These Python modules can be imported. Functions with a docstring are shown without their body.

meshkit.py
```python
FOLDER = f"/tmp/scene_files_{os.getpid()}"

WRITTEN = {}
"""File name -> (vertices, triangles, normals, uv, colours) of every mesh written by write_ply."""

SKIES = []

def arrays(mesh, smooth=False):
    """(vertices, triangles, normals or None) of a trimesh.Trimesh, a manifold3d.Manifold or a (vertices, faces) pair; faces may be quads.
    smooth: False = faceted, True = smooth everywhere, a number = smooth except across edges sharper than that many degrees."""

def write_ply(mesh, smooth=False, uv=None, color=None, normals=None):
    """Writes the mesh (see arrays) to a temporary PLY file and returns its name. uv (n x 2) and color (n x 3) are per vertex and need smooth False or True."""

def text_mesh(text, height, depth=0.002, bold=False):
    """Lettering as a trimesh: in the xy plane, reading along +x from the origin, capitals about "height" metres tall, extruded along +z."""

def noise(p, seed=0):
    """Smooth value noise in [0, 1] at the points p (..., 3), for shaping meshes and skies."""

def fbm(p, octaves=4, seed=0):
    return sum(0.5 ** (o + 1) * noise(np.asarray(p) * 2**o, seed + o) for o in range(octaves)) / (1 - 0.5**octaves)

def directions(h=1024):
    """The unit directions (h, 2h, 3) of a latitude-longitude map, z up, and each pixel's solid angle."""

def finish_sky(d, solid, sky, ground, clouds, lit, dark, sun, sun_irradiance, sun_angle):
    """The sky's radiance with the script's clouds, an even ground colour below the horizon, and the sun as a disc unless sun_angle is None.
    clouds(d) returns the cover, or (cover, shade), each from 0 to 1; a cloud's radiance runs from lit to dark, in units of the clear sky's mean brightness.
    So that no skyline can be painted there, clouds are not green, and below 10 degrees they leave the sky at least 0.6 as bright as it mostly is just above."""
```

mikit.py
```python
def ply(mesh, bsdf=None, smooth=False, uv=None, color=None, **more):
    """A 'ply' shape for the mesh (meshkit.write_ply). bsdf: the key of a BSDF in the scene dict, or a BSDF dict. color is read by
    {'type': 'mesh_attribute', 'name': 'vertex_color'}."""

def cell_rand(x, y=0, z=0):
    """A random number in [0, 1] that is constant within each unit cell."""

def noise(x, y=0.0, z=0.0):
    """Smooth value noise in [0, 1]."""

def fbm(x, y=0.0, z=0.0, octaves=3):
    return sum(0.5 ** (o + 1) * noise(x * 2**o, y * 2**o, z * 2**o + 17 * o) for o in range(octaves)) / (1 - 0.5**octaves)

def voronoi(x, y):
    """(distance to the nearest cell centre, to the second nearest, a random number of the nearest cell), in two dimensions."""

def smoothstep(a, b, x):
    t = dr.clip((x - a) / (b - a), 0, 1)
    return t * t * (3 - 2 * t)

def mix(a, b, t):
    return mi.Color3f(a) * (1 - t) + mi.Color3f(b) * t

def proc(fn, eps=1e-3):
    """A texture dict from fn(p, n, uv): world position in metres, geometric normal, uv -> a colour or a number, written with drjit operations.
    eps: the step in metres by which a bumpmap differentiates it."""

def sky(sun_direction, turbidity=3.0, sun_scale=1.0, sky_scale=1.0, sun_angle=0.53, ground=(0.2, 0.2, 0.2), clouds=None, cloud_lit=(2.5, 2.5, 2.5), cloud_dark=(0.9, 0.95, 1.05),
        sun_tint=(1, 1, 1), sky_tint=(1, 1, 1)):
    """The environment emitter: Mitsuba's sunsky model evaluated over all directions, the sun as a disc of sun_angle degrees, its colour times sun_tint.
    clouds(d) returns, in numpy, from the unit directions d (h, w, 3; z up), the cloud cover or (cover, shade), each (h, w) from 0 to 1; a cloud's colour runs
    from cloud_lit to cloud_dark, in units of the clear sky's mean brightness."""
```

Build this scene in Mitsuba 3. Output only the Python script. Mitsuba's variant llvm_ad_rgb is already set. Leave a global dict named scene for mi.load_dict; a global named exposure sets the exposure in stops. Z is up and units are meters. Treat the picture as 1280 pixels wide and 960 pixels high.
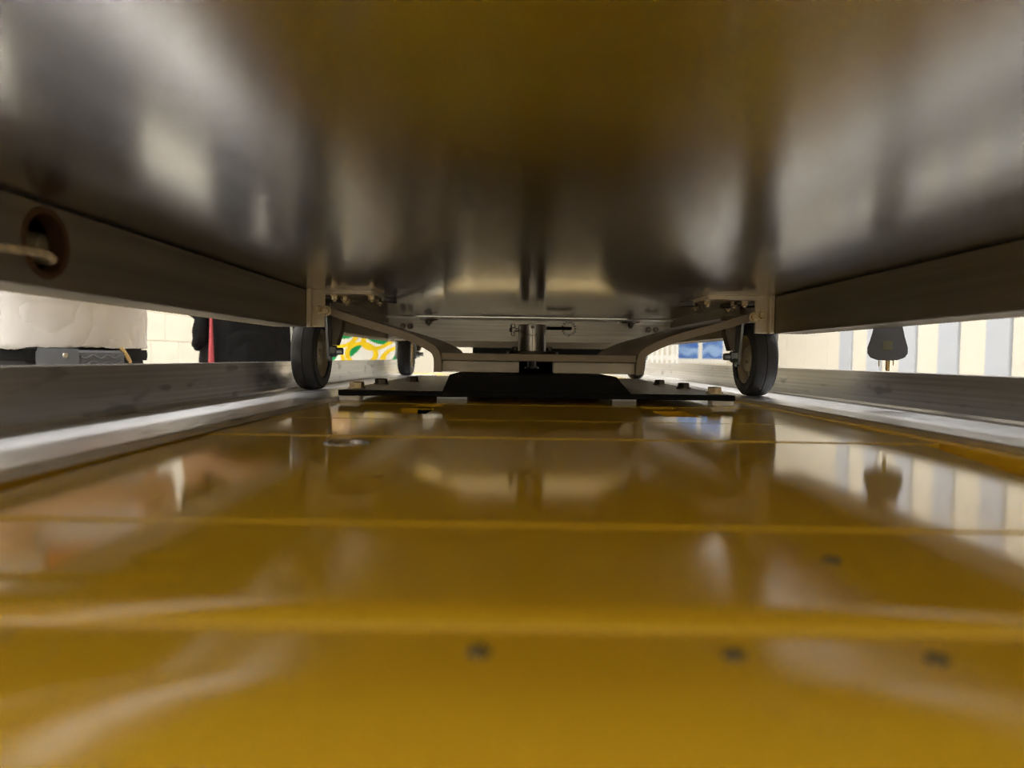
import math, random
import numpy as np, trimesh, manifold3d as m3
import drjit as dr
import mitsuba as mi
import mikit, meshkit
from mikit import noise, fbm, smoothstep, mix
from shapely.geometry import Polygon, Point, box as sbox
from shapely import affinity

random.seed(7); rng = np.random.default_rng(7)
T = mi.ScalarTransform4f
scene, labels = {}, {}

# ------------------------------------------------------------------ camera, light, exposure
H = 0.92                                   # eye height; the trolley and the deck are built around this level
PITCH, ROLL = 2.17, 0.0145
a = math.radians(PITCH)
scene['camera'] = {
    'type': 'thinlens', 'fov': 2*math.degrees(math.atan(640/870)), 'fov_axis': 'x',
    'aperture_radius': 0.0023, 'focus_distance': 1.15, 'near_clip': 0.01, 'far_clip': 60.0,
    'to_world': T().look_at(origin=[0, 0, H], target=[0, math.cos(a), H-math.sin(a)], up=[-ROLL, 0, 1])}
exposure = 1.6
LAMP = (8.8, 8.7, 8.6)
LAMPS = [(-2.1, -1.5), (-2.1, .1), (-2.1, 1.7), (-2.1, 3.3), (-2.1, 4.9), (-.2, 4.4), (-.2, 6.6), (1.7, .6), (1.7, 3.0), (1.7, 5.4)]
CEIL = 3.1
XL, XR, YB, YF = -2.5, 2.9, 8.6, -3.2      # the room

# ------------------------------------------------------------------ materials
def rgb(*c): return {'type': 'rgb', 'value': list(c)}
def two(b): return {'type': 'twosided', 'bsdf': b}
def bump(b, fn, scale, eps=1e-3): return {'type': 'bumpmap', 'arbitrary': mikit.proc(fn, eps), 'scale': scale, 'bsdf': b}
def plain(c, rough=0.6, spec=0.4, **k): return two({'type': 'principled', 'base_color': rgb(*c), 'roughness': rough, 'specular': spec, **k})
def metal(c, alpha): return two({'type': 'roughconductor', 'material': 'none', 'specular_reflectance': rgb(*c), 'alpha': alpha, 'distribution': 'ggx'})

def wavy(p, n, uv): return fbm(p.x*9, p.y*7, p.z*9, 2)
scene['m_yellow'] = two(bump({'type': 'roughplastic', 'diffuse_reflectance': rgb(.60, .375, .022), 'alpha': .007, 'int_ior': 1.5, 'nonlinear': False}, wavy, .00003, 4e-3))
scene['m_yellow_edge'] = plain((.74, .49, .035), .35, .5)
def brush_y(p, n, uv):          # fine grain along the length of the sheet
    return .075 + .05*fbm(p.x*60, p.y*3, p.z*60, 2)
scene['m_belly'] = two({'type': 'roughconductor', 'material': 'none', 'specular_reflectance': rgb(.86, .845, .825), 'alpha': mikit.proc(lambda p, n, uv: mi.Float(.007) + .032*smoothstep(1.35, .6, p.y)*(.7 + .6*fbm(p.x*30, p.y*2.5, 0, 3))), 'distribution': 'ggx'})
def frame_c(p, n, uv): return mi.Color3f(.34, .305, .25)*(.75 + .5*fbm(p.x*40, p.y*3, p.z*130, 3))
scene['m_frame'] = two({'type': 'roughconductor', 'material': 'none', 'specular_reflectance': mikit.proc(frame_c), 'alpha': .23, 'distribution': 'ggx'})
def beam_c(p, n, uv): return mi.Color3f(.80, .76, .68)*(.7 + .6*fbm(p.x*7, p.y*8, p.z*260, 3))
scene['m_beam'] = two({'type': 'principled', 'base_color': mikit.proc(beam_c), 'roughness': .36, 'metallic': .6, 'specular': .5})
def rail_c(p, n, uv): return mi.Color3f(.80, .80, .82)*(.72 + .5*fbm(p.x*9+3, p.y*2.2, p.z*300, 3)) * (1 - .35*smoothstep(.62, .8, fbm(p.x*60, p.y*18, p.z*50, 3)))
scene['m_rail'] = two({'type': 'principled', 'base_color': mikit.proc(rail_c), 'roughness': .30, 'metallic': .88, 'specular': .5})
scene['m_steel'] = metal((.62, .60, .56), .16)
scene['m_polished'] = metal((.72, .70, .66), .09)
scene['m_zinc'] = metal((.60, .66, .70), .22)
scene['m_gold_zinc'] = metal((.72, .58, .36), .2)
scene['m_castplate'] = plain((.62, .54, .40), .45, .5, metallic=.45)
scene['m_dark_steel'] = metal((.20, .17, .14), .28)
scene['m_arm'] = plain((.26, .21, .15), .42, .5, metallic=.5)
scene['m_spacer'] = plain((.74, .67, .54), .5, .4)
scene['m_black'] = plain((.005, .0045, .004), .6, .15)
scene['m_rubber'] = plain((.036, .036, .038), .55, .4)
scene['m_white'] = plain((.78, .77, .74), .5, .4)
scene['m_rust'] = plain((.065, .030, .013), .7, .3)
scene['m_cup'] = plain((.55, .46, .30), .6, .3)
scene['m_navy'] = plain((.012, .018, .028), .5, .4)
scene['m_void'] = plain((.004, .004, .004), .8, .1)
def rope_c(p, n, uv): return mi.Color3f(.55, .48, .36)*(.55 + .6*noise(p.y*260+p.z*300, p.x*200))
scene['m_rope'] = two({'type': 'principled', 'base_color': mikit.proc(rope_c), 'roughness': .9})
scene['m_plug'] = plain((.14, .15, .19), .45, .4)
scene['m_brass'] = metal((.70, .50, .25), .2)
scene['m_cream'] = two({'type': 'principled', 'base_color': mikit.proc(lambda p, n, uv: mi.Color3f(.72, .68, .58)*(.94 + .1*fbm(p.x*9, p.y*9, p.z*9, 2))), 'roughness': .6})
scene['m_mortar'] = plain((.60, .56, .46), .8, .2)
scene['m_panel'] = plain((.70, .665, .58), .45, .4)
scene['m_rib'] = plain((.47, .50, .56), .4, .4)
scene['m_floor'] = two({'type': 'principled', 'base_color': mikit.proc(lambda p, n, uv: mi.Color3f(.50, .49, .47)*(.8 + .4*fbm(p.x*2, p.y*2, 0, 4))), 'roughness': .35})
scene['m_ceiling'] = plain((.80, .79, .75), .8, .2)
scene['m_whitepaint'] = plain((.86, .86, .84), .5, .4)
def pane_c(p, n, uv): return mix((.05, .16, .55), (.32, .50, .85), smoothstep(.3, .75, fbm(p.x*4, p.y*3, p.z*13+fbm(p.x*6, p.z*5, 0, 2)*3, 3)))
scene['m_bluepane'] = two({'type': 'principled', 'base_color': mikit.proc(pane_c), 'roughness': .12, 'specular': .5})

# ------------------------------------------------------------------ helpers
UP = np.eye(4); UP[2, 3] = H
def B(x0, x1, y0, y1, z0, z1, c=0.0):
    """A box from its limits, its edges chamfered by c."""
    if c <= 0:
        m = trimesh.creation.box([x1-x0, y1-y0, z1-z0]); m.apply_translation([(x0+x1)/2, (y0+y1)/2, (z0+z1)/2]); return m
    p = [[x, y, z] for (x, dx) in ((x0, c), (x1, -c)) for (y, dy) in ((y0, c), (y1, -c)) for (z, dz) in ((z0, c), (z1, -c)) for (x, y, z) in ((x+dx, y+dy, z), (x+dx, y, z+dz), (x, y+dy, z+dz))]
    return trimesh.convex.convex_hull(np.array(p))
def cat(*m): return trimesh.util.concatenate([x for x in m])
def ext(poly, d): return trimesh.creation.extrude_polygon(poly, d, engine='earcut')
def ext_xz(poly, y0, y1):
    """A polygon in (x, z) extruded along y."""
    m = ext(poly, y1-y0); v = m.vertices.copy(); m.vertices = np.c_[v[:, 0], y0+v[:, 2], v[:, 1]]; m.fix_normals(); return m
def ext_yz(poly, x0, x1):
    m = ext(poly, x1-x0); v = m.vertices.copy(); m.vertices = np.c_[x0+v[:, 2], v[:, 0], v[:, 1]]; m.fix_normals(); return m
def lathe(profile, centre, axis='z', n=40):
    m = trimesh.creation.revolve(np.array(profile, float), sections=n)
    v = m.vertices.copy()
    if axis == 'x': v = v[:, [2, 0, 1]]
    if axis == 'y': v = v[:, [1, 2, 0]]
    m.vertices = v + np.array(centre); m.fix_normals(); return m
def cyl(r, h0, h1, centre, axis='z', n=28, c=0.0):
    c = min(c, r*.4, (h1-h0)*.4)
    return lathe([[0, h0], [r-c, h0], [r, h0+c], [r, h1-c], [r-c, h1], [0, h1]] if c else [[0, h0], [r, h0], [r, h1], [0, h1]], centre, axis, n)
def hexhead(r, h, centre, axis='z', c=None):
    """A hexagon head of height h (its sign tells the side), corners chamfered."""
    c = r*.12 if c is None else c
    s = 1 if h > 0 else -1
    an = np.arange(6)*math.pi/3+.3
    p = np.vstack([np.c_[np.cos(an)*q, np.sin(an)*q, np.full(6, z)] for q, z in ((r, 0), (r, h-s*c), (r-c, h))])
    if axis == 'x': p = p[:, [2, 0, 1]]
    if axis == 'y': p = p[:, [1, 2, 0]]
    return trimesh.convex.convex_hull(p + np.array(centre))
def tube(points, r, n=10):
    p = np.asarray(points, float); r = np.broadcast_to(r, (len(p),))
    t = np.gradient(p, axis=0); t /= np.linalg.norm(t, axis=1, keepdims=True)
    ref = np.array([0, 0, 1.0]) if abs(t[0, 2]) < .8 else np.array([1.0, 0, 0])
    u = np.cross(t, ref); u /= np.linalg.norm(u, axis=1, keepdims=True); w = np.cross(t, u)
    an = np.arange(n)*2*math.pi/n
    v = (p[:, None] + r[:, None, None]*(np.cos(an)[None, :, None]*u[:, None] + np.sin(an)[None, :, None]*w[:, None])).reshape(-1, 3)
    f = []
    for i in range(len(p)-1):
        for j in range(n):
            k = (j+1) % n; f += [[i*n+j, i*n+k, (i+1)*n+k], [i*n+j, (i+1)*n+k, (i+1)*n+j]]
    for e, s in ((0, 1), ((len(p)-1)*n, -1)):
        for j in range(1, n-1): f.append([e, e+j, e+j+1][::s])
    m = trimesh.Trimesh(v, f, process=False); m.fix_normals(); return m
def smoothpath(pts, k=8):
    from scipy.interpolate import CubicSpline
    pts = np.asarray(pts, float); s = np.r_[0, np.cumsum(np.linalg.norm(np.diff(pts, axis=0), axis=1))]
    return CubicSpline(s, pts)(np.linspace(0, s[-1], k*len(pts)))
def man(m):
    m = m.copy(); m.merge_vertices()
    return m3.Manifold(m3.Mesh(np.asarray(m.vertices, np.float32), np.asarray(m.faces, np.uint32)))
def tri(M):
    q = M.to_mesh(); return trimesh.Trimesh(q.vert_properties[:, :3], q.tri_verts, process=False)
def cut(m, *tools):
    M = man(m)
    for t in tools: M = M - man(t)
    return tri(M)
def numbered(key):
    if key not in used: used.add(key); return key
    n = 1
    while f'{key}_{n:03d}' in used: n += 1
    used.add(f'{key}_{n:03d}'); return f'{key}_{n:03d}'
used = set()
def obj(name, mesh, mat, parent=None, smooth=30, up=True, label=None, **more):
    key = numbered(parent + '__' + name if parent else name)
    if up is True:
        mesh = mesh.copy(); mesh.apply_translation([0, 0, H])
    scene[key] = mikit.ply(mesh, mat, smooth=smooth, **more)
    if label: labels[key] = {'label': label}
    return key
def thing(name, label, category, group=None):
    key = numbered(name); labels[key] = {'label': label, 'category': category}
    if group: labels[key]['group'] = group
    return key
def tag(key, label, category, group=None):
    labels[key] = {'label': label, 'category': category}
    if group: labels[key]['group'] = group
def struct(name, mesh, mat, label, **k):
    key = obj(name, mesh, mat, up=False, **k); labels[key] = {'kind': 'structure', 'label': label}; return key

# ------------------------------------------------------------------ the room
struct('floor', B(XL-.3, XR+.3, YF-.3, YB+.3, -.1, 0), 'm_floor', 'grey polished concrete floor of the hall')
struct('ceiling', B(XL-.3, XR+.3, YF-.3, YB+.3, CEIL, CEIL+.1), 'm_ceiling', 'white ceiling above the trolley')
wl = struct('wall_left', B(XL-.2, XL-.005, YF, YB, 0, CEIL), 'm_mortar', 'cream painted block wall on the left')
# painted blocks, each one proud of its joints
bw, bh, jt = .40, .20, .008
blk = B(0, .012, jt/2, bw-jt/2, jt/2, bh-jt/2, .003)
blk_m = mikit.ply(blk, 'm_cream', smooth=False)
rest = []
for r in range(int(CEIL/bh)):
    for c in range(-8, 22):
        y0 = c*bw + (bw/2 if r % 2 else 0) + .02
        if y0 < YF or y0+bw > YB: continue
        if 3.1 < y0 < 8.6:
            k = numbered(wl + '__block')
            scene[k] = {**blk_m, 'to_world': T().translate([XL-.012, y0, r*bh])}
        else:
            q = blk.copy(); q.apply_translation([XL-.012, y0, r*bh]); rest.append(q)
k = obj('blockwork', cat(*rest), 'm_cream', wl, smooth=False, up=False); labels[k] = {'kind': 'stuff', 'label': 'cream painted blocks nearer the camera'}
wr = struct('wall_right', B(XR+.03, XR+.2, YF, YB, 0, CEIL), 'm_mortar', 'white panelled wall with pale blue ribs on the right')
P0, PER = 4.16, .475
for i in range(-15, 8):
    yc = P0 + i*PER
    if yc-.12 < YF or yc+.37 > YB: continue
    if yc > 6.3:      # the plain stretch beyond the last rib
        obj('panel', B(XR+.004, XR+.032, yc-.105, yc+PER-.107, 0, CEIL, .003), 'm_panel', wr, smooth=False, up=False); continue
    obj('rib', B(XR-.012, XR+.032, yc-.105, yc+.105, 0, CEIL, .004), 'm_rib', wr, smooth=False, up=False)
    obj('panel', B(XR+.004, XR+.032, yc+.107, yc+PER-.107, 0, CEIL, .003), 'm_panel', wr, smooth=False, up=False)
wb = struct('wall_back', cut(B(XL-.2, XR+.2, YB, YB+.2, 0, CEIL), B(1.98, 2.62, YB-.1, YB+.08, .90, 2.1)), 'm_cream', 'cream wall at the far end of the hall')
struct('wall_front', B(XL-.2, XR+.2, YF-.2, YF, 0, CEIL), 'm_cream', 'cream wall behind the camera')
wn = struct('window_1', cut(B(1.96, 2.64, YB-.03, YB+.06, .88, 2.12, .004), *[B(x, x+.255, YB-.1, YB+.1, z, z+.33) for x in (2.035, 2.335) for z in (.940, 1.33, 1.72)]), 'm_whitepaint', 'white framed window with blue panes at the far end', smooth=False)
for x in (2.035, 2.335):
    for z in (.940, 1.33, 1.72):
        obj('pane', B(x, x+.255, YB+.005, YB+.011, z, z+.33), 'm_bluepane', wn, smooth=False, up=False)
ss = thing('slatted_screen', 'white slatted screen standing left of the blue window at the far end', 'screen')
for z in (.20, .945, 1.55): obj('rail', B(1.42, 1.93, 8.10, 8.14, z-.025, z+.025, .003), 'm_whitepaint', ss, smooth=False, up=False)
for i in range(9): obj('slat', B(1.435+i*.058, 1.463+i*.058, 8.085, 8.10, .06, 1.62, .002), 'm_whitepaint', ss, smooth=False, up=False)
for x in (1.42, 1.90): obj('post', B(x, x+.03, 8.14, 8.17, 0, 1.62, .002), 'm_whitepaint', ss, smooth=False, up=False)
for i, (x, y) in enumerate(LAMPS):
    t = thing('ceiling_light', 'long fluorescent ceiling light with white housing above the hall', 'ceiling light', 'fluorescent ceiling lights')
    obj('housing', cut(B(x-.17, x+.17, y-.65, y+.65, CEIL-.06, CEIL, .004), B(x-.15, x+.15, y-.63, y+.63, CEIL-.1, CEIL-.03)), 'm_whitepaint', t, smooth=False, up=False)
    d = trimesh.Trimesh([[x-.15, y-.63, CEIL-.045], [x+.15, y-.63, CEIL-.045], [x+.15, y+.63, CEIL-.045], [x-.15, y+.63, CEIL-.045]], [[0, 2, 1], [0, 3, 2]], process=False)
    obj('diffuser', d, 'm_white', t, smooth=False, up=False, emitter={'type': 'area', 'radiance': rgb(*LAMP)})

# ------------------------------------------------------------------ yellow deck (levels below are relative to the eye)
ZA, ZB, ZC, ZD, ZG = -.0694, -.0712, -.0722, -.0765, -.0825
dk = thing('deck', 'glossy yellow painted deck of overlapping panels under the polished trolley', 'deck')
obj('base', B(-.43, .575, .0, 2.9, -.16, ZG, .003), 'm_yellow', dk, smooth=False)
obj('side_ledge', B(-.43, -.2745, .0, 2.9, ZG, ZA, .0012), 'm_yellow_edge', dk, smooth=False)
obj('side_ledge', B(.379, .575, .0, 2.9, ZG, ZA, .0012), 'm_yellow_edge', dk, smooth=False)
for (x, y) in ((-.37, .1), (.51, .1), (-.37, 2.8), (.51, 2.8)):
    obj('leg', B(x-.03, x+.03, y-.03, y+.03, -H, -.16, .003), 'm_yellow_edge', dk, smooth=False)
def slab(x0, x1, y0, y1, z0, z1, rf=.0006, rs=.0015, n=4):
    """A panel with a rounded front edge (radius rf) and bevelled sides."""
    arc = [(y0+rf-rf*math.sin(t), z1-rf+rf*math.cos(t)) for t in np.linspace(0, math.pi/2, n+1)]
    m = ext_yz(Polygon([(y1, z0), (y1, z1)] + arc + [(y0, z0)]), x0, x1)
    v = m.vertices
    top = v[:, 2] > z0+(z1-z0)*.5
    v[:, 0] += np.where(top, np.where(v[:, 0] < (x0+x1)/2, rs, -rs), 0)
    m.vertices = v; return m
def slot(x0, x1, y0, y1, r=None):
    if r is None: return B(x0, x1, y0, y1, -.2, 0)
    r = (y1-y0)/2
    g = sbox(x0+r, y0, x1-r, y1).union(Point(x0+r, y0+r).buffer(r)).union(Point(x1-r, y0+r).buffer(r))
    m = ext(g, .2); m.apply_translation([0, 0, -.2]); return m
pock = [(-.147, -.104, .845, .93), (-.14, -.098, .968, 1.045), (.190, .234, .855, .943), (.188, .235, .985, 1.03)]
obj('panel', slab(-.2735, .378, 1.02, 2.88, ZG, ZA), 'm_yellow', dk, smooth=25)
pa = cut(slab(-.2735, .378, .774, 1.0195, ZG, ZA-.0005), *[slot(*q) for q in pock])
obj('panel', pa, 'm_yellow', dk, smooth=25)
obj('panel', slab(-.2735, .378, .61, .7735, ZG, ZA-.0009), 'm_yellow', dk, smooth=25)
pl_b = Polygon([(-.2735, .6095), (-.266, .575), (-.2555, .535), (-.253, .50), (-.253, .296), (.288, .296), (.300, .36), (.320, .435), (.3415, .503), (.356, .575), (.362, .6095)])
up_b = ext(pl_b.buffer(-.0007), .0007); up_b.apply_translation([0, 0, ZB-.0007])
lo_b = ext(pl_b, ZB-.0007-ZG); lo_b.apply_translation([0, 0, ZG])
vv = up_b.vertices.copy(); lowv = vv[:, 2] < ZB-.0003
up_b = trimesh.convex.convex_hull(np.vstack([up_b.vertices, lo_b.vertices]))
pb = cut(up_b, cyl(.0195, -.1, 0, (-.1336, .564, 0), n=40))
obj('panel', pb, 'm_yellow', dk, smooth=25)
YC = .192
fr = [(YC+.0125-.0125*math.sin(t), ZC-.0043+.0043*math.cos(t)) for t in np.linspace(0, math.pi/2, 13)]
pc = ext_yz(Polygon([(.2955, ZG), (.2955, ZC)] + fr + [(YC, ZG)]), -.253, .288)
pc = cut(pc, slot(-.132, -.112, .2385, .2465, 1), slot(-.20, -.1025, .2155, .2235, 1))
obj('panel', pc, 'm_yellow', dk, smooth=35)
arc = [(.165-.085*math.sin(t), ZD-.085+.085*math.cos(t)) for t in np.linspace(0, 1.2, 14)]
pd = ext_yz(Polygon([(.1918, ZG-.1), (.1918, ZD)] + arc + [(arc[-1][0], ZG-.1)]), -.27, .37)
obj('front_panel', pd, 'm_yellow', dk, smooth=35)
obj('slot_liner', B(-.125, -.106, .925, .929, ZG, ZA-.002), 'm_void', dk, smooth=False)
ring = lathe([[.0125, -.0015], [.0155, .0010], [.0185, .0010], [.0195, -.0012], [.0195, -.006], [.0125, -.006], [.0125, -.0015]], (-.1336, .564, ZB-.0005))
obj('ring_floor', cyl(.0128, -.006, -.0030, (-.1336, .564, ZB), n=30), 'm_frame', dk)
obj('inset_ring', ring, 'm_steel', dk, label='steel ring set flush into the deck panel')
for (x, y, z) in ((-.0076, .1775, ZD), (.0585, .1775, ZD), (.1105, .1765, ZD), (-.142, .1775, ZD), (.117, .250, ZC)):
    s = cut(cyl(.0030, -.002, .0012, (x, y, z), n=20, c=.0006), hexhead(.0014, .004, (x, y, z+.0004)))
    obj('screw', s, 'm_dark_steel', dk, label='small dark screw head')

# ------------------------------------------------------------------ guide rails: aluminium angles
ZR = -.063
def angle(xi, xo, y0, y1):
    s = 1 if xo > xi else -1
    p = Polygon([(xi, ZA), (xo, ZA), (xo, -.0135), (xo-s*.001, -.0125), (xo-s*.0055, -.0125), (xo-s*.0064, -.0135), (xo-s*.0064, ZR+.003), (xo-s*.0094, ZR), (xi+s*.001, ZR), (xi, ZR-.001)])
    return ext_xz(p, y0, y1)
t = obj('guide_rail', angle(-.267, -.406, .03, 2.47), 'm_rail', smooth=20)
tag(t, 'brushed aluminium angle rail along the left edge of the yellow deck', 'rail', 'aluminium guide rails')
t = obj('guide_rail', angle(.3925, .548, .03, 2.9), 'm_rail', smooth=20)
tag(t, 'brushed aluminium angle rail along the right edge of the yellow deck', 'rail', 'aluminium guide rails')

# ------------------------------------------------------------------ trolley
X0, HW = .046, .394                  # its middle and the half width between the side frames
ZU, ZL = .1110, .047                 # belly, lower edge of the frames
YS, YE, YX, YT = .045, 1.19, 1.945, 2.42
tr = thing('trolley', 'stainless steel trolley with a mirror polished underside on rubber casters', 'trolley')
def belly():
    nx, ny = 60, 90
    xs, ys = np.linspace(X0-HW, X0+HW, nx), np.linspace(YS, YX+.0, ny)
    xx, yy = np.meshgrid(xs, ys, indexing='ij')
    u = (xx-X0)/HW
    # the sheet bellies a little towards its front end
    zz = ZU - .014*np.clip((.95-yy)/.80, 0, 1.2)**2*(1-np.abs(u)**3)
    v = np.stack([xx, yy, zz], -1).reshape(-1, 3)
    f = []
    for i in range(nx-1):
        for j in range(ny-1):
            q = i*ny+j; f += [[q, q+1, q+ny+1], [q, q+ny+1, q+ny]]
    return trimesh.Trimesh(v, f, process=False)
obj('belly_panel', belly(), 'm_belly', tr, smooth=True, label='mirror polished underside panel')
obj('body', B(X0-HW-.06, X0+HW+.06, YS, YT, ZU+.004, .62, .01), 'm_frame', tr, smooth=False)
for s in (-1, 1):
    xi = X0+s*HW; xo = xi+s*.06
    lo, hi = min(xi, xo), max(xi, xo)
    shape = B(lo, hi, YS, YE, ZL, ZU+.004, .0012)
    if s < 0: shape = cut(shape, cyl(.0235, -.03, .03, (xi, .521, .08), 'x', 40), B(xi-.05, xi-.003, .47, .62, .052, .108))
    sf = obj('side_frame', shape, 'm_frame', tr, smooth=25)
    obj('side_frame', B(lo, hi, 1.335, YT, ZL, ZU+.004, .0012), 'm_frame', tr, smooth=25)
    # corner: end plate, post, caster mount
    g = lambda u0, u1: sorted((X0+s*u0, X0+s*u1))
    x = g(.366, .398); obj('end_plate', B(*x, YE-.004, YE+.003, ZL, ZU, .0008), 'm_castplate', tr, smooth=False)
    x = g(.386, .3935); obj('corner_strip', B(*x, YE-.018, YE-.004, ZL, ZU, .0008), 'm_castplate', tr, smooth=False)
    for u, dz in ((.376, 0), (.363, -.003)):
        b = obj('bolt', cat(hexhead(.0062, -.006, (X0+s*u, YE-.006, .0775+dz), 'y'), cyl(.0085, -.006, -.004, (X0+s*u, YE, .0775+dz), 'y', 20)), 'm_gold_zinc', tr, label='yellow zinc bolt')
    mp = ext(sbox(*sorted((X0+s*.283, X0+s*.392))[:1], 1.186, sorted((X0+s*.283, X0+s*.392))[1], 1.33).buffer(-.008).buffer(.008), .0065); mp.apply_translation([0, 0, ZU-.0068])
    mk = obj('mount_plate', mp, 'm_castplate', tr, smooth=25, label='pale plate that carries the caster')
    for u, y in ((.356, 1.215), (.344, 1.235), (.292, 1.215), (.296, 1.31), (.356, 1.31)):
        c = (X0+s*u, y, ZU-.0068)
        obj('bolt', cat(cyl(.0078, -.002, 0, c, n=20), hexhead(.006, -.0065, (c[0], c[1], c[2]-.002)), cyl(.0035, -.012, -.008, c, n=14, c=.001)), 'm_gold_zinc', mk)
    cx = X0+s*.2775
    clip = B(-.006, .006, 1.27, 1.31, ZU-.013, ZU-.002, .002)
    clip.apply_transform(trimesh.transformations.rotation_matrix(s*.6, [0, 0, 1], [0, 1.29, 0])); clip.apply_translation([cx, 0, 0])
    obj('clip', clip, 'm_polished', tr, smooth=False)
# cross beam
xb0, xb1 = X0-HW+.001, X0+HW-.001
cb = obj('cross_beam', cut(B(xb0, xb1, YX, YX+.006, .0436, ZU-.002, .0008), B(X0+.0475, X0+.119, YX-.02, YX+.03, .0785, .088)), 'm_beam', tr, smooth=False, label='brushed cross beam below the polished panel')
obj('top_flange', B(xb0, xb1, YX-.035, YX, ZU-.0065, ZU-.002, .0008), 'm_beam', cb, smooth=False)
obj('lower_lip', B(X0-.24, X0+.27, YX-.012, YX+.004, .027, .0430, .001), 'm_spacer', cb, smooth=False)
obj('slot', B(X0+.0475, X0+.119, YX+.002, YX+.0055, .0785, .088), 'm_void', cb, smooth=False, label='black slot cut into the beam')
for i in range(16):
    an = 2*math.pi*i/16
    if abs(math.sin(an)) < .3 and math.cos(an) < 0: continue
    m = B(.0145, .0215, -.0006, .0008, -.0013, .0013)
    m.apply_transform(trimesh.transformations.rotation_matrix(-an, [0, 1, 0])); m.apply_translation([X0+.110, YX-.0005, .0825])
    obj('dial_mark', m, 'm_black', cb, smooth=False)
for s in (-1, 1):
    for u in (.352, .332):
        obj('bolt', cat(cyl(.0085, -.002, 0, (X0+s*u, YX, .083), 'y', 20), hexhead(.0066, -.006, (X0+s*u, YX-.002, .083), 'y')), 'm_dark_steel', cb)
    c = (X0+s*.279, YX-.02, ZU-.0065)
    obj('clamp', cat(lathe([[0, 0], [.026, -.001], [.024, -.004], [.010, -.006], [0, -.006]], c, n=30), hexhead(.0085, -.009, (c[0], c[1], c[2]-.006)), cyl(.0045, -.020, -.012, c, n=14, c=.001)), 'm_dark_steel', cb)
obj('rear_bar', B(X0-.175, X0+.32, 2.25, 2.29, -.012, .062, .003), 'm_navy', tr, smooth=False, label='dark navy bar across the rear')
obj('rear_strut', B(X0-HW, X0-.175, 2.25, 2.29, .048, .062), 'm_navy', tr, smooth=False)
obj('rear_strut', B(X0+.32, X0+HW, 2.25, 2.29, .048, .062), 'm_navy', tr, smooth=False)

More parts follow.
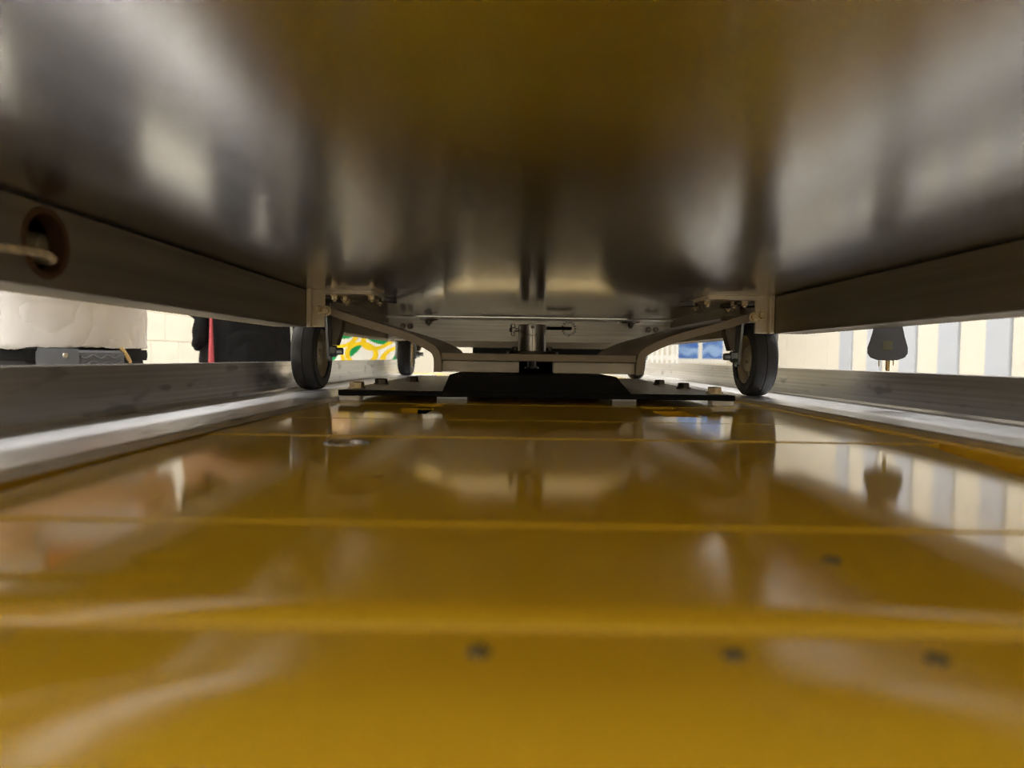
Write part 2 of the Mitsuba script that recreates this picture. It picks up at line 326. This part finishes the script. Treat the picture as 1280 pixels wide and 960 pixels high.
# pivot bracket: two bent arms, a plate between their feet, spacer bars, the slotted post
YA0, YA1 = 1.205, 1.80
def arm(s):
    c = smoothpath([(.365, .0768), (.31, .0583), (.2465, .0400), (.209, .0260), (.184, .0125)], 6)
    c = np.vstack([c, smoothpath([(.184, .0125), (.1785, .0055), (.1755, -.006), (.1755, -.0265)], 4)[1:]])
    t = np.gradient(c, axis=0); t /= np.linalg.norm(t, axis=1, keepdims=True); n = np.c_[-t[:, 1], t[:, 0]]
    h = .0066
    poly = np.vstack([c+n*h, (c-n*h)[::-1]]); poly[:, 0] = X0+s*poly[:, 0]
    return ext_xz(Polygon(poly).buffer(0), YA0, YA1)
pv = obj('pivot_bracket', B(X0-.170, X0+.170, YA0+.004, YA1, -.0065, .0070, .001), 'm_arm', tr, smooth=False, label='dull bronze bracket holding the pivot post')
obj('arm', arm(-1), 'm_arm', pv, smooth=25)
obj('arm', arm(1), 'm_arm', pv, smooth=25)
obj('spacer_bar', B(X0-.1685, X0-.034, YA0+.012, YA0+.05, -.0262, -.0066, .0008), 'm_spacer', pv, smooth=False, label='pale spacer bar')
obj('spacer_bar', B(X0+.026, X0+.1685, YA0+.012, YA0+.05, -.0262, -.0066, .0008), 'm_spacer', pv, smooth=False, label='pale spacer bar')
obj('hub', B(X0-.050, X0+.075, 1.755, 1.797, -.0264, -.0066, .001), 'm_black', pv, smooth=False, label='black hub between the spacer bars')
YP = 1.69
PC = (X0+.001, YP, 0)
post = lathe([[.0275, .0165], [.0335, .0165], [.0335, .079], [.0325, .080], [.0285, .080], [.0275, .079], [.0275, .0165]], PC, n=64)
post = cut(post, cyl(.0048, -.06, 0, (PC[0], YP, .0735), 'y', 20), B(PC[0]-.0006, PC[0]+.0006, YP-.06, YP, .018, .0735))
po = obj('post', post, 'm_polished', pv, smooth=30, label='polished slotted pivot post')
obj('inner_tube', cyl(.0268, .0165, .076, PC, n=40), 'm_dark_steel', po)
obj('flange', cyl(.062, .0072, .0165, PC, n=48, c=.001), 'm_dark_steel', pv)
for s in (-1, 1):
    c = (PC[0]+s*.041, YP-.03, .0165)
    obj('cap_screw', cyl(.0066, 0, .0095, c, n=24, c=.001), 'm_dark_steel', pv)
    obj('cap_screw', cyl(.0035, 0, .007, (PC[0]+s*.058, YP-.055 if s > 0 else YP-.05, .0072), n=20, c=.001), 'm_zinc', pv)
obj('grease_fitting', cat(cyl(.0042, .052, .062, (PC[0]-.0465, YP-.02, 0), n=18, c=.001), hexhead(.0088, .010, (PC[0]-.0465, YP-.02, .0615)), cyl(.0062, .0715, .080, (PC[0]-.0465, YP-.02, 0), n=18, c=.001), cyl(.004, -.016, 0, (PC[0]-.0325, YP-.02, .066), 'x', 16)), 'm_polished', pv, label='small polished grease fitting')
obj('pin', cat(cyl(.0105, -.0268, -.0066, PC, n=30, c=.001), cyl(.0165, -.0268, -.021, PC, n=30, c=.001)), 'm_polished', pv)
obj('wire', tube(smoothpath([(PC[0]-.044, YP-.03, .064), (PC[0]-.022, YP-.037, .060), (PC[0]-.002, YP-.0365, .053), (PC[0]+.012, YP-.035, .057)], 6), .0007, 6), 'm_black', pv)

# casters
RW = .066
def caster(cx, cy, s, lab):
    """s: the side on which the frame lies; the open side of the fork looks at the deck's middle."""
    zc = ZR+RW; w = .021
    ca = obj('caster', cat(
        B(cx-.05, cx+.05, cy-.05, cy+.05, ZU-.0135, ZU-.0068, .001),
        cyl(.030, .080, ZU-.0135, (cx, cy, 0), n=32, c=.003), B(cx-.034, cx+.034, cy-.032, cy+.032, .0745, .0815, .002)), 'm_dark_steel', tr, smooth=25, label=lab)
    tread = [(-w, RW-.020), (-w, RW-.006), (-w+.004, RW-.0015), (-w+.010, RW), (-.0008, RW+.0004), (0, RW-.0008), (.0008, RW+.0004), (w-.010, RW), (w-.004, RW-.0015), (w, RW-.006), (w, RW-.020), (w-.003, RW-.022), (-w+.003, RW-.022), (-w, RW-.020)]
    obj('tyre', lathe([[r-.0003, h] for h, r in tread], (cx, cy, zc), 'x', 64), 'm_rubber', ca, smooth=25, label='black rubber tyre')
    rim = [[.008, -.014], [.022, -.014], [.030, -.0075], [.040, -.012], [.0445, -.0185], [.0465, -.0185], [.0465, .0185], [.0445, .0185], [.040, .012], [.030, .0075], [.022, .014], [.008, .014], [.008, -.014]]
    obj('rim', lathe(rim, (cx, cy, zc), 'x', 48), 'm_castplate', ca, smooth=25)
    yk = Polygon([(cx, .0815), (cx-s*.054, .0815), (cx-s*.052, .050), (cx-s*.042, .018), (cx-s*.0345, .018), (cx-s*.0345, .050)])
    obj('yoke', ext_xz(yk.buffer(-.001).buffer(.001), cy+.004, cy+.030), 'm_dark_steel', ca, smooth=25)
    for d in (-1, 1):
        prof = Polygon([(-.031, .0815), (.031, .0815), (.0125, zc-.003), (.0095, zc-.0105), (0, zc-.0140), (-.0095, zc-.0105), (-.0125, zc-.003)])
        prof = affinity.translate(prof, cy, 0)
        xa = cx+d*.0315
        fk = obj('fork_leg', ext_yz(prof.buffer(-.001).buffer(.001), xa-.0022, xa+.0022), 'm_zinc', ca, smooth=25, label='zinc plated fork leg')
        obj('axle_nut', cyl(.009, min(0, d*.0035), max(0, d*.0035), (xa+d*.0022, cy, zc+.004), 'x', 20, .001) if d == s else cat(hexhead(.0105, d*.0105, (xa+d*.0022, cy, zc+.004), 'x'), cyl(.0065, min(d*.0105, d*.022), max(d*.0105, d*.022), (xa+d*.0022, cy, zc+.004), 'x', 20, .001)), 'm_zinc', ca)
caster(-.364, 1.268, -1, 'black caster standing on the left rail, nearer one')
caster(.4385, 1.262, 1, 'black caster standing on the right rail, nearer one')
caster(-.350, 2.30, -1, 'black caster at the far end of the left rail')
caster(.402, 2.27, 1, 'black caster at the far end of the right rail')

for s_ in (-1, 1):
    x = sorted((X0+s_*(HW-.0012), X0+s_*(HW+.0002)))
    obj('seam', B(*x, YS, YE-.02, ZU-.0024, ZU-.0006), 'm_void', tr, smooth=False)
# hole with rust-brown grommet and a cord
gx = X0-HW
sk = obj('grommet', lathe([[.0215, -.012], [.0220, .0010], [.0238, .0022], [.0262, .0012], [.0268, 0], [.0233, 0], [.0233, -.012], [.0215, -.012]], (gx, .521, .08), 'x', 44), 'm_rust', tr, smooth=30, label='rust brown grommet in the left side frame')
obj('cup', lathe([[0, -.024], [.014, -.024], [.012, -.010], [.007, -.004], [0, -.003]], (gx-.014, .556, .081), 'x', 30), 'm_cup', sk, smooth=30)
obj('bore', B(gx-.049, gx-.046, .475, .615, .054, .106), 'm_void', sk, smooth=False)

# ------------------------------------------------------------------ pivot base bolted to the deck
pb_ = thing('pivot_base', 'flat black and steel base plate bolted to the yellow deck under the pivot', 'base plate')
XP0, XP1, YB0, YB1 = -.265, .341, 1.062, 1.93
ZP0, ZP1 = -.0612, -.0528
def bar_c(p, n, uv): return mi.Color3f(.66, .64, .60)*(.8 + .35*fbm(p.x*6, p.y*50, 0, 3))
scene['m_base'] = two({'type': 'roughconductor', 'material': 'none', 'specular_reflectance': mikit.proc(bar_c), 'alpha': .15, 'distribution': 'ggx'})
obj('plate', B(XP0+.002, XP1-.002, YB0+.0012, YB1, ZP0, ZP1, .0008), 'm_base', pb_, smooth=False, label='steel plate')
obj('front_strip', B(XP0, XP1, YB0-.002, YB0+.0012, ZP0, ZP1+.0002, .0008), 'm_black', pb_, smooth=False, label='black front edge')
hb = ext_xz(Polygon([(X0-.152, ZP1), (X0-.1415, ZP1+.0255), (X0+.113, ZP1+.0255), (X0+.136, ZP1)]), YB0-.0015, 1.84)
obj('block', hb, 'm_black', pb_, smooth=False, label='black block with sloping ends')
for x0, x1 in ((XP0+.001, XP0+.032), (XP1-.034, XP1-.001)):
    for y in (YB0, YB1-.03):
        obj('spacer', B(x0, x1, y, y+.028, ZA, ZP0, .0012), 'm_white', pb_, smooth=False, label='white spacer under the plate')
obj('spacer_rail', B(X0-.17, X0-.12, 1.15, 1.9, ZA, ZP0), 'm_steel', pb_, smooth=False)
obj('spacer_rail', B(X0+.12, X0+.16, 1.15, 1.9, ZA, ZP0), 'm_steel', pb_, smooth=False)
for (px, y) in ((447, 1.13), (477.5, 1.30), (516.5, 1.46), (894.5, 1.12), (855.5, 1.30), (825.5, 1.47)):
    x = (px-641)/870*y
    obj('bolt', cat(cyl(.0135, 0, .0018, (x, y, ZP1), n=24), hexhead(.0118, .0085, (x, y, ZP1+.0018))), 'm_gold_zinc' if y < 1.2 else 'm_dark_steel', pb_, smooth=25)

# ------------------------------------------------------------------ cord and plug
cord = smoothpath([(gx-.020, .532, .0705), (gx-.006, .530, .0675), (gx+.012, .51, .0675), (gx+.030, .44, .0640), (gx+.030, .36, .0610), (gx+.012, .26, .060), (gx+.0025, .20, .064)], 8)
t = obj('cord', tube(cord, .0026, 10), 'm_rope', smooth=40); tag(t, 'thin braided tan cord coming out of the round hole in the side frame', 'cord')
pl = thing('power_plug', 'dark grey electrical plug hanging below the right side frame', 'plug')
px, py = .5165, .968
prof = Polygon([(-.0165, .050), (.0165, .050), (.0205, .032), (.0245, .018), (.0245, .010), (.021, .004), (.012, .0005), (0, 0), (-.012, .0005), (-.021, .004), (-.0245, .010), (-.0245, .018), (-.0205, .032)])
bd = ext(affinity.scale(prof, 1, 1).buffer(-.001).buffer(.001), .022); v = bd.vertices.copy()
bd.vertices = np.c_[v[:, 0], v[:, 2]-.011, v[:, 1]]; bd.fix_normals()
M = man(bd); MZ = .0035
rot = trimesh.transformations.rotation_matrix(math.atan2(px, py)*-1, [0, 0, 1])
def plug_part(m):
    m = m.copy(); m.apply_transform(rot); m.apply_translation([px+.004, py, MZ]); return m
obj('body', plug_part(bd), 'm_plug', pl, smooth=30)
obj('tag_label', plug_part(B(-.006, .006, -.0125, -.0110, .014, .027, .0005)), plain((.20, .20, .14), .6), pl, smooth=False, label='small worn olive patch on the plug')
obj('prong', plug_part(B(-.0105, -.009, -.003, .003, -.0085, .002, .0004)), 'm_brass', pl, smooth=False)
obj('prong', plug_part(B(.007, .0085, -.003, .003, -.0065, .002, .0004)), 'm_brass', pl, smooth=False)
obj('earth_pin', plug_part(cyl(.0026, -.0145, .002, (0.001, 0, 0), n=16, c=.0008)), 'm_brass', pl)
pw = smoothpath([(px+.004, py, .053), (px+.004, py, .10), (px-.002, py+.01, .16), (px-.0045, py+.04, .23)], 6)
obj('cable', tube(pw, .004, 10), 'm_plug', pl)

# ------------------------------------------------------------------ people, standing left of the deck
def caps(*js):
    """The union of hulls between neighbouring joints (x, y, z, r)."""
    M = m3.Manifold()
    for a_, b_ in zip(js[:-1], js[1:]):
        M = M + m3.Manifold.batch_hull([m3.Manifold.sphere(a_[3], 20).translate(a_[:3]), m3.Manifold.sphere(b_[3], 20).translate(b_[:3])])
    return M
def ell(c, r, n=28): return m3.Manifold.sphere(1, n).scale(r).translate(c)
def hull(*e): return m3.Manifold.batch_hull(list(e))
def soft(M, L=.014, it=10):
    m = tri(M.refine_to_length(L)); m.merge_vertices(); trimesh.smoothing.filter_taubin(m, iterations=it); return m
def hand(s, wrist, d, n, side):
    """A loosely curled hand: wrist, direction d of the forearm, palm normal n, side towards the thumb."""
    d, n, side = (np.array(q, float)/np.linalg.norm(q) for q in (d, n, side)); w = np.array(wrist)
    P = lambda f, k, l: w + d*f*s + side*k*s + n*l*s
    M = m3.Manifold.batch_hull([m3.Manifold.sphere(r*s, 16).translate(P(*q)) for *q, r in ((.005, .012, 0, .017), (.005, -.012, 0, .017), (.085, .030, 0, .012), (.085, -.030, 0, .011))])
    for k, L, r in ((.030, .072, .0088), (.010, .080, .009), (-.011, .074, .0087), (-.030, .058, .0078)):
        a_, b_, c_, e_ = P(.08, k, 0), P(.09+L*.40, k*1.08, .008), P(.09+L*.66, k*1.1, .026), P(.09+L*.74, k*1.1, .046)
        M = M + caps((*a_, r*1.1*s), (*b_, r*s), (*c_, r*.93*s), (*e_, r*.82*s))
    M = M + caps((*P(.02, .020, .002), .014*s), (*P(.05, .046, .010), .0115*s), (*P(.078, .056, .020), .010*s), (*P(.10, .056, .030), .0085*s))
    return M
def person(label, pos, yaw, hgt, skin, hairc, shirt, trousers, sleeve, hem, shoes='m_black', hair_long=False, wz=1.20):
    """Faces +x before turning by yaw. The forearms are raised in front, as of someone watching with folded arms."""
    s = hgt/1.75
    t = thing('person', label, 'person')
    R = trimesh.transformations.rotation_matrix(yaw, [0, 0, 1]); R[:3, 3] = [pos[0], pos[1], 0]
    def put(name, m, mat, parent=t, smooth=45, **k):
        m = m.copy(); m.apply_scale(s); m.apply_transform(R)
        return obj(name, m, mat, parent, smooth, up=False, **k)
    hc = (0.012, 0, 1.655)
    head = hull(ell((.0, 0, 1.675), (.095, .076, .095)), ell((.035, 0, 1.60), (.05, .052, .05))) + hull(ell((.088, 0, 1.655), (.008, .007, .008)), ell((.106, 0, 1.630), (.012, .014, .010)))
    head = head + ell((.0, .079, 1.645), (.018, .010, .030)) + ell((.0, -.079, 1.645), (.018, .010, .030))
    head = head + hull(ell((.079, .016, 1.594), (.008, .010, .006)), ell((.079, -.016, 1.594), (.008, .010, .006)))
    head = head - ell((.094, .032, 1.656), (.014, .016, .010)) - ell((.094, -.032, 1.656), (.014, .016, .010))
    neck = caps((-.012, 0, 1.43, .062), (.0, 0, 1.56, .056))
    torso = hull(ell((-.005, .12, 1.40), (.075, .085, .07)), ell((-.005, -.12, 1.40), (.075, .085, .07)), ell((0, 0, 1.27), (.115, .165, .10)), ell((-.01, 0, 1.44), (.06, .09, .06)))
    torso = torso + hull(ell((0, 0, 1.27), (.115, .16, .10)), ell((0, 0, 1.08), (.105, .14, .08))) + hull(ell((0, 0, 1.08), (.105, .14, .08)), ell((-.005, 0, .93), (.12, .165, .09)))
    body = torso + neck; arms_only = m3.Manifold(); hands = m3.Manifold()
    for d in (-1, 1):
        sh, el, wr_ = np.array([-.005, d*.185, 1.405]), np.array([.02, d*.235, 1.125]), np.array([.20, d*.085, wz+.03*d])
        body = body + caps((*sh, .058), (*(sh*.5+el*.5), .047), (*el, .040), (*(el*.6+wr_*.4), .037), (*wr_, .027))
        dd = wr_-el; hands = hands + hand(1, wr_+dd*.05, (dd[0]*.3, dd[1], dd[2]*.3), (-1, 0, 0), (0, 0, 1))
        body = body + caps((0, d*.090, .90, .098), (.005, d*.098, .70, .080), (.010, d*.105, .49, .056), (-.008, d*.108, .34, .058), (-.012, d*.112, .10, .038), (-.012, d*.112, .07, .040))
        body = body + hull(ell((-.03, d*.115, .05), (.035, .033, .045)), ell((.10, d*.125, .03), (.055, .042, .025)))
    skinm = soft(body + head + hands, .0125, 8)
    b = put('body', skinm, skin)
    for d in (-1, 1):
        put('eye', tri(ell((.076, d*.032, 1.656), (.0125, .0115, .0065), 16)), 'm_white', t)
        put('iris', tri(ell((.0865, d*.032, 1.656), (.003, .005, .005), 12)), 'm_hair', t)
    put('mouth', tri(hull(ell((.086, .020, 1.594), (.002, .004, .003), 12), ell((.086, -.020, 1.594), (.002, .004, .003), 12))), 'm_lip', t)
    hr = hull(ell((-.008, 0, 1.69), (.101, .084, .092)), ell((-.045, 0, 1.64), (.066, .082, .08)))
    if hair_long: hr = hr + hull(ell((-.055, 0, 1.64), (.055, .084, .08)), ell((-.075, 0, 1.40), (.035, .09, .06)))
    hr = hr - ell((.085, 0, 1.60), (.09, .075, .105))
    put('hair', soft(hr, .014, 4), hairc)
    # shirt: torso, hem as a loose tube, sleeves
    o = .016
    S = hull(ell((-.005, .125, 1.40), (.09, .096, .076)), ell((-.005, -.125, 1.40), (.09, .096, .076)), ell((0, 0, 1.27), (.135, .185, .10)), ell((-.01, 0, 1.445), (.075, .10, .055)))
    e1 = m3.Manifold.cylinder(.01, 1, 1, 48).scale((.150, .205, 1)).translate((0, 0, hem))
    e2 = m3.Manifold.cylinder(.01, 1, 1, 48).scale((.146, .200, 1)).translate((0, 0, hem+.10))
    S = S + hull(ell((0, 0, 1.26), (.136, .187, .10)), e2) + hull(e2, e1)
    for d in (-1, 1):
        sh, el, wr_ = np.array([-.005, d*.185, 1.405]), np.array([.02, d*.235, 1.125]), np.array([.20, d*.085, wz+.03*d])
        if sleeve == 'short': S = S + caps((*sh, .077), (*(sh*.55+el*.45), .068))
        else: S = S + caps((*sh, .075), (*(sh*.5+el*.5), .062), (*el, .056), (*(el*.35+wr_*.65), .046))
    S = S - m3.Manifold.cylinder(.3, .071, .075, 32).translate((.012, 0, 1.455))
    S = S - m3.Manifold.cylinder(.14, 1, 1, 48).scale((.138, .193, 1)).translate((0, 0, hem-.03))
    sm = soft(S, .016, 6)
    v = sm.vertices; nn = meshkit.fbm(v*np.array([9, 9, 5]), 3, 3)-.5
    low = np.clip((1.25-v[:, 2])/.2, 0, 1)
    sm.vertices = v + sm.vertex_normals*(nn*.030*(.4+low))[:, None]
    st = put('shirt', sm, shirt)
    # trousers
    Q = hull(ell((-.005, 0, .99), (.134, .186, .03)), ell((-.005, 0, .90), (.136, .188, .08)))
    for d in (-1, 1):
        Q = Q + caps((0, d*.088, .87, .108), (.005, d*.098, .70, .094), (.010, d*.105, .49, .075), (-.004, d*.110, .10, .064))
    Q = Q - m3.Manifold.cube((1, 1, .16), True).translate((0, 0, 0.0))
    put('trousers', soft(Q, .02, 6), trousers)
    for d in (-1, 1):
        F = hull(ell((-.045, d*.115, .04), (.045, .042, .04)), ell((.11, d*.125, .032), (.062, .05, .032)), ell((-.015, d*.115, .085), (.055, .05, .035)))
        F = F - m3.Manifold.cube((1, 1, .1), True).translate((0, 0, -.05))
        put('shoe', soft(F, .016, 3), shoes)
    return t, put
scene['m_skin'] = plain((.50, .30, .20), .5, .4)
scene['m_skin_dark'] = plain((.30, .16, .09), .5, .4)
scene['m_lip'] = plain((.42, .13, .11), .5, .4)
scene['m_hair'] = plain((.03, .02, .014), .5, .4)
scene['m_white_shirt'] = plain((.64, .62, .615), .85, .2, sheen=.3)
scene['m_black_cloth'] = plain((.010, .010, .011), .9, .2)
scene['m_charcoal'] = plain((.035, .035, .038), .85, .2)
scene['m_red'] = plain((.62, .06, .045), .7, .3)
scene['m_pink'] = plain((.55, .10, .12), .7, .3)
scene['m_slate'] = plain((.13, .14, .17), .6, .4)
PRX, PRZ = -.78, .92
def loops(p, n, uv):
    """White cloth printed with yellow loops and green leaves."""
    x, z = p.x - PRX, p.z - PRZ
    c = mi.Color3f(.86, .85, .78)
    def blob(cx, cz, a_, b_, an):
        ca, sa = math.cos(an), math.sin(an)
        u, w = (x-cx)*ca + (z-cz)*sa, -(x-cx)*sa + (z-cz)*ca
        return dr.sqrt(dr.square(u/a_) + dr.square(w/b_))
    rs = np.random.default_rng(5)
    leaves, rings = [], []
    for i in range(-3, 4):
        for j in range(-3, 5):
            cx, cz = i*.16 + (.08 if j % 2 else 0) + rs.uniform(-.02, .02), j*.10 + rs.uniform(-.015, .015)
            rings.append((cx, cz, rs.uniform(.075, .095), rs.uniform(.055, .068), rs.uniform(-.7, .7)))
            leaves.append((cx + rs.uniform(-.05, .05), cz + rs.uniform(-.04, .04), .055, .022, rs.uniform(-1.2, 1.2)))
    for q in leaves: c = dr.select(blob(*q) < 1, mi.Color3f(.015, .30, .08), c)
    for q in rings: c = dr.select(dr.abs(blob(*q)-.86) < .15, mi.Color3f(.92, .66, .02), c)
    return c
scene['m_print'] = two({'type': 'principled', 'base_color': mikit.proc(loops), 'roughness': .8, 'specular': .2})

pA, putA = person('person in white sweatshirt with red chest print standing beside the left rail', (-1.13, 1.80), -.12, 1.76, 'm_skin', 'm_hair', 'm_white_shirt', 'm_charcoal', 'short', .922, wz=1.15)
# broken red print across the chest
for i, w in enumerate((.030, .022, .030, .026, .018, .030, .024)):
    y = -.165 + .034*i
    g = []
    for q in np.linspace(-.5, .5, 5):
        yy = y + q*w
        g.append([.137 - 1.2*(yy)**2, yy])
    g = np.array(g); n_ = len(g)
    v = np.vstack([np.c_[g[:, 0]+.002, g[:, 1], np.full(n_, 1.245)], np.c_[g[:, 0]+.002, g[:, 1], np.full(n_, 1.31)], np.c_[g[:, 0]-.03, g[:, 1], np.full(n_, 1.245)], np.c_[g[:, 0]-.03, g[:, 1], np.full(n_, 1.31)]])
    putA('chest_print', trimesh.convex.convex_hull(v), 'm_red', smooth=False)
t = pA
bag = thing('waist_bag', 'grey quilted waist bag worn at the hip of the person in white', 'bag')
def putB(name, m, mat, parent=bag, **k):
    m = m.copy(); sA = 1.76/1.75; m.apply_scale(sA)
    R = trimesh.transformations.rotation_matrix(-.12, [0, 0, 1]); R[:3, 3] = [-1.13, 1.80, 0]; m.apply_transform(R)
    return obj(name, m, mat, parent, up=False, **k)
def wrapped(y0, y1, z0, z1, d0, d1, n=9):
    """A pad lying round the belly from y0 to y1, standing off the trousers from d0 to d1."""
    an = np.linspace(y0, y1, n); P = []
    for z, k in ((z0, .6), (z0+.006, 1), (z1-.006, 1), (z1, .6)):
        for q in (0, 1):
            dd = d0 + (d1-d0)*k*q
            P.append(np.c_[(.134+dd)*np.cos(an), (.186+dd)*np.sin(an), np.full(n, z)])
    V = np.vstack(P); f = []
    order = [0, 2, 4, 6, 7, 5, 3, 1]
    for a_, b_ in zip(order, order[1:]+order[:1]):
        for j in range(n-1): f += [[a_*n+j, a_*n+j+1, b_*n+j+1], [a_*n+j, b_*n+j+1, b_*n+j]]
    for e in (0, n-1):
        for j in range(1, 7): f.append([order[0]*n+e, order[j]*n+e, order[j+1]*n+e])
    m = trimesh.Trimesh(V, f); m.fix_normals(); return m
putB('pouch', wrapped(-1.15, -.23, .828, .918, .004, .045), 'm_slate', smooth=35)
putB('flap', wrapped(-1.13, -.73, .873, .921, .045, .050), 'm_slate', smooth=35)
for k in range(5):
    an = np.linspace(-.71, -.27, 24)
    z = .843 + .015*k + .004*np.sin(an*40)
    putB('quilt_ridge', tube(np.c_[(.134+.047)*np.cos(an), (.186+.047)*np.sin(an), z], .0028, 6), 'm_slate', smooth=40)
putB('strap', wrapped(-3.0, 3.2, .893, .921, .007, .012, 60), 'm_black_cloth', smooth=35)
putB('buckle', wrapped(-1.33, -1.19, .886, .925, .008, .020), 'm_black', smooth=35)
putB('snap', cyl(.006, 0, .004, ((.134+.052)*math.cos(-.87), (.186+.052)*math.sin(-.87), .905), 'x', 16), 'm_polished')
kc = tube(smoothpath([((.160)*math.cos(-.20), .212*math.sin(-.20), .925), (.168*math.cos(-.16), .220*math.sin(-.16), .908), (.166*math.cos(-.09), .218*math.sin(-.09), .890)], 6), .0055, 8)
t = putB('key_clip', kc, 'm_brass', None, smooth=40); tag(t, 'gold metal clip hanging beside the grey waist bag', 'clip')

pB, putBb = person('person in black shirt and trousers standing by the nearer left caster', (-.985, 2.72), -1.15, 1.80, 'm_skin_dark', 'm_hair', 'm_black_cloth', 'm_black_cloth', 'short', .86)
an = np.linspace(1.04, .80, 10)
st = tube(np.c_[np.linspace(.10, .12, 10), np.full(10, -.172), an], np.linspace(.004, .012, 10), 8)
putBb('side_stripe', st, 'm_pink', label='pink red strip hanging at the side')
rg = soft(hull(ell((.05, -.200, 1.03), (.03, .02, .03)), ell((.06, -.205, .97), (.025, .03, .05))) + caps((.06, -.205, .96, .025), (.07, -.225, .925, .012)) + caps((.04, -.205, .97, .02), (.03, -.217, .915, .014)) + caps((.05, -.205, 1.02, .018), (.05, -.240, 1.035, .007)), .006, 3)
t = putBb('rag', rg, 'm_black_cloth', None, smooth=40); tag(t, 'ragged black cloth hanging at the hip of the person in black', 'cloth')

pC, putC = person('person in a white shirt printed with yellow loops and green leaves behind the left rail', (-.80, 3.75), -1.1, 1.72, 'm_skin', 'm_hair', 'm_print', 'm_print', 'short', .80, hair_long=True)
